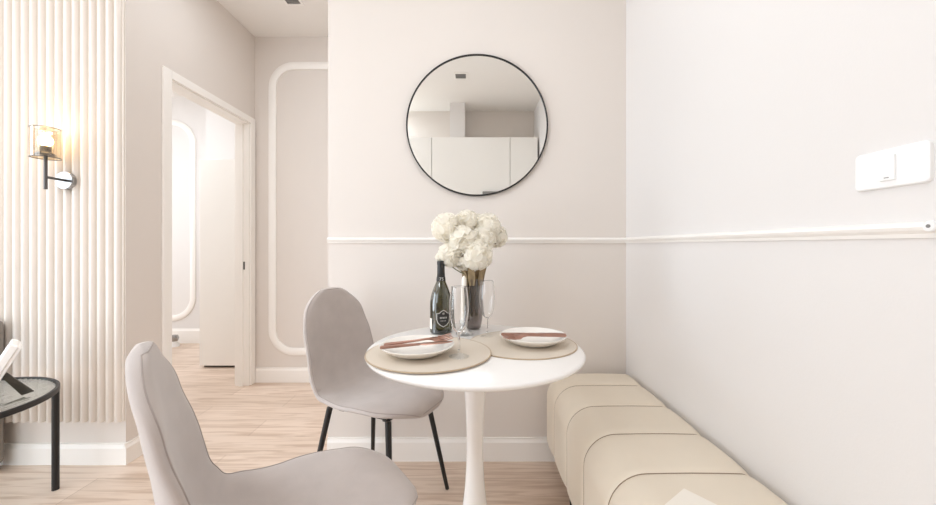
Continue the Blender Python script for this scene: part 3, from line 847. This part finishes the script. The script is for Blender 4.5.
for k in range(3):
    a = 2*PI*k/3+0.4
    obj('shade_support', tube(bmesh.new(), [(0.028*math.cos(a), 0.028*math.sin(a), 0.106), ((sr-0.001)*math.cos(a), (sr-0.001)*math.sin(a), 0.090)], 0.0016, 6), M['gun'], wl, True, (0, sy, 0))
obj('bulb', sph(bmesh.new(), (0, 0, 0.168), 0.026, 20, 14, (1, 1, 1.05)), M['bulb'], wl, True, (0, sy, 0))

# ------------------------------------------------------------------ side table, photo frame, upholstered panel
SX, SY, SZ, SR = -2.045, 1.40, 0.460, 0.335
stb = thing('side_table', 'round black metal side table with ribbed glass top', 'side table', (SX, SY, 0))
obj('rim', lathe(bmesh.new(), [(SR-0.014, SZ-0.022), (SR-0.002, SZ-0.022), (SR, SZ-0.020), (SR, SZ-0.002), (SR-0.002, SZ), (SR-0.012, SZ), (SR-0.012, SZ-0.008), (SR-0.014, SZ-0.009)], 96, close=True), M['black'], stb, True)
bm = bmesh.new(); n = 240; rr = SR-0.0135; sta2 = []
for k in range(n+1):
    x = -rr+2*rr*k/n; hy = math.sqrt(max(0, rr*rr-x*x))
    z = SZ-0.010+0.0060*abs(math.sin(PI*x/0.024))
    sta2.append((bm.verts.new((x, -hy, z)), bm.verts.new((x, hy, z)), bm.verts.new((x, -hy, SZ-0.014)), bm.verts.new((x, hy, SZ-0.014))))
for p, q in zip(sta2, sta2[1:]):
    bm.faces.new((p[0], q[0], q[1], p[1])); bm.faces.new((p[2], p[3], q[3], q[2])); bm.faces.new((p[0], p[2], q[2], q[0])); bm.faces.new((p[1], q[1], q[3], p[3]))
bmesh.ops.remove_doubles(bm, verts=bm.verts, dist=1e-6)
obj('glass_top', bm, M['reed'], stb, True, angle=50)
for k in range(3):
    a = math.radians(46+120*k)
    x, y = (SR-0.014)*math.cos(a), (SR-0.014)*math.sin(a)
    obj('leg', tube(bmesh.new(), [(x, y, SZ-0.02), (x, y, 0.0)], 0.0125, 18), M['black'], stb, True)
pf = thing('photo_frame', 'white picture frame leaning on its stand on the ribbed glass table', 'picture frame', (-1.885, 1.43, SZ+0.001), math.radians(50))
ln = math.radians(25)
def lean(bm):
    bmesh.ops.rotate(bm, cent=(0, 0, 0), matrix=Matrix.Rotation(ln, 3, 'Y'), verts=bm.verts); return bm
bm = bmesh.new(); W_, H_ = 0.085, 0.222
box(bm, -0.026, 0.0, -W_, -W_+0.022, 0, H_, 0.004); box(bm, -0.022, 0.0, W_-0.022, W_, 0, H_, 0.004)
box(bm, -0.022, 0.0, -W_+0.022, W_-0.022, 0, 0.022, 0.004); box(bm, -0.022, 0.0, -W_+0.022, W_-0.022, H_-0.022, H_, 0.004)
box(bm, 0.0, 0.010, -W_+0.004, W_-0.004, 0.004, H_-0.004, 0.002)
for v in bm.verts: v.co.z += 0.0
o = obj('frame', lean(bm), M['white'], pf)
o.location.z = 0.014
o2 = obj('picture', lean(B(-0.012, -0.010, -W_+0.022, W_-0.022, 0.022, H_-0.022)), M['paper'], pf); o2.location.z = 0.014
bm = bmesh.new()
top_ = Vector((math.sin(ln)*0.105+0.013, 0, math.cos(ln)*0.105+0.010)); bot = Vector((0.112, 0, 0.0))
sd = Vector((0.020, -0.012, 0.0))              # the strut stands a little askew
f_ = bm.faces.new([bm.verts.new(p) for p in (top_-sd*0.35-Vector((0, 0, 0.02)), top_+sd*0.15, bot+sd+Vector((0, 0, 0.012)), bot-sd*0.6)])
r_ = bmesh.ops.extrude_face_region(bm, geom=[f_])
for v in [g_ for g_ in r_['geom'] if isinstance(g_, bmesh.types.BMVert)]: v.co += Vector((0.002, 0.0035, 0.0))
obj('easel_stand', bm, M['stand'], pf)
us = thing('upholstered_screen', 'grey-brown upholstered panel standing against the fluted wall behind the side table', 'furniture panel', (-2.62, 1.755, 0))
obj('cushioned_body', B(-0.37, 0.39, -0.03, 0.03, 0.03, 0.715, 0.02, 4), M['fabric'], us, True)
for x in (-0.33, 0.35): obj('foot', B(x-0.02, x+0.02, -0.02, 0.02, 0, 0.032), M['black'], us)

# ------------------------------------------------------------------ lights
def area(name, loc, rot, sx, sy, power, col=(1, 1, 1), spread=PI):
    l = bpy.data.lights.new(name, 'AREA'); l.shape = 'RECTANGLE'; l.size = sx; l.size_y = sy; l.energy = power; l.color = col; l.spread = spread
    o = bpy.data.objects.new(name, l); C.objects.link(o); o.location = loc; o.rotation_euler = rot; return o
DAY = (0.80, 0.905, 1.0)
area('window_daylight', (XW-0.06, (WY0+WY1)/2, (WZ0+WZ1)/2), (0, -PI/2, 0), WZ1-WZ0-0.1, WY1-WY0-0.1, 46, DAY)
area('added_front_fill', ((VX0+VX1)/2, YB-0.06, (VZ0+VZ1)/2), (PI/2, 0, 0), VX1-VX0-0.1, VZ1-VZ0-0.1, 24, DAY)  # added fill from the front, through the invented opening
area('bedroom_daylight', (-4.6, 3.0, 1.5), (0, -PI/2, 0), 1.8, 1.6, 20, (0.88, 0.945, 1.0))
# unseen fill lamps added to brighten the rooms, shaped as flat ceiling fixtures
def fill_lamp(label, x, y, s, power):
    t = thing('fill_lamp', label, 'fill lamp', (x, y, CZ), 0, 'added fill lamps')
    obj('housing', B(-s/2-0.02, s/2+0.02, -s/2-0.02, s/2+0.02, -0.03, 0, 0.004), M['trim'], t)
    obj('diffuser', B(-s/2, s/2, -s/2, s/2, -0.034, -0.0301), M['lamp'], t)
    area('fill_light', (x, y, CZ-0.04), (0, 0, 0), s, s, power, (0.84, 0.925, 1.0))
fill_lamp('unseen square fill lamp added over the sitting area', -1.9, 0.35, 0.6, 8)
fill_lamp('unseen fill lamp added above the dining table', 0.0, 0.92, 0.5, 3)
fill_lamp('unseen square fill lamp added beside the kitchen cabinets', -1.25, -0.40, 0.5, 9)
fill_lamp('small unseen fill lamp added at the hallway entrance', -1.2, 2.05, 0.22, 2.2)
fill_lamp('unseen fill lamp added in the room beyond the doorway', -3.1, 2.7, 0.5, 16)
pl = bpy.data.lights.new('bulb_light', 'POINT'); pl.energy = 0.7; pl.color = (1.0, 0.80, 0.55); pl.shadow_soft_size = 0.024
po = bpy.data.objects.new('bulb_light', pl); C.objects.link(po); po.location = (lx, ly+sy, lz+0.225)

w = bpy.data.worlds.new('World'); bpy.context.scene.world = w; w.use_nodes = True
w.node_tree.nodes['Background'].inputs['Color'].default_value = (0.85, 0.92, 1.0, 1); w.node_tree.nodes['Background'].inputs['Strength'].default_value = 1.5

# ------------------------------------------------------------------ camera
cam = bpy.data.cameras.new('camera'); co = bpy.data.objects.new('camera', cam); C.objects.link(co)
cam.sensor_width = 36; cam.sensor_fit = 'HORIZONTAL'; cam.lens = F/936*36
cam.shift_x = -2/936; cam.shift_y = -6.5/936; cam.clip_start = 0.02
co.location = (0, 0, H); co.rotation_euler = (PI/2, 0, 0)
S = bpy.context.scene; S.camera = co
S.view_settings.view_transform = 'Standard'; S.view_settings.look = 'None'; S.view_settings.gamma = 1; S.view_settings.exposure = 0.23
S.view_settings.use_curve_mapping = False
S.cycles.max_bounces = 14; S.cycles.diffuse_bounces = 8; S.cycles.glossy_bounces = 6; S.cycles.transparent_max_bounces = 24
S.cycles.use_denoising = True
S.cycles.caustics_reflective = False; S.cycles.caustics_refractive = False
S.cycles.sample_clamp_indirect = 8
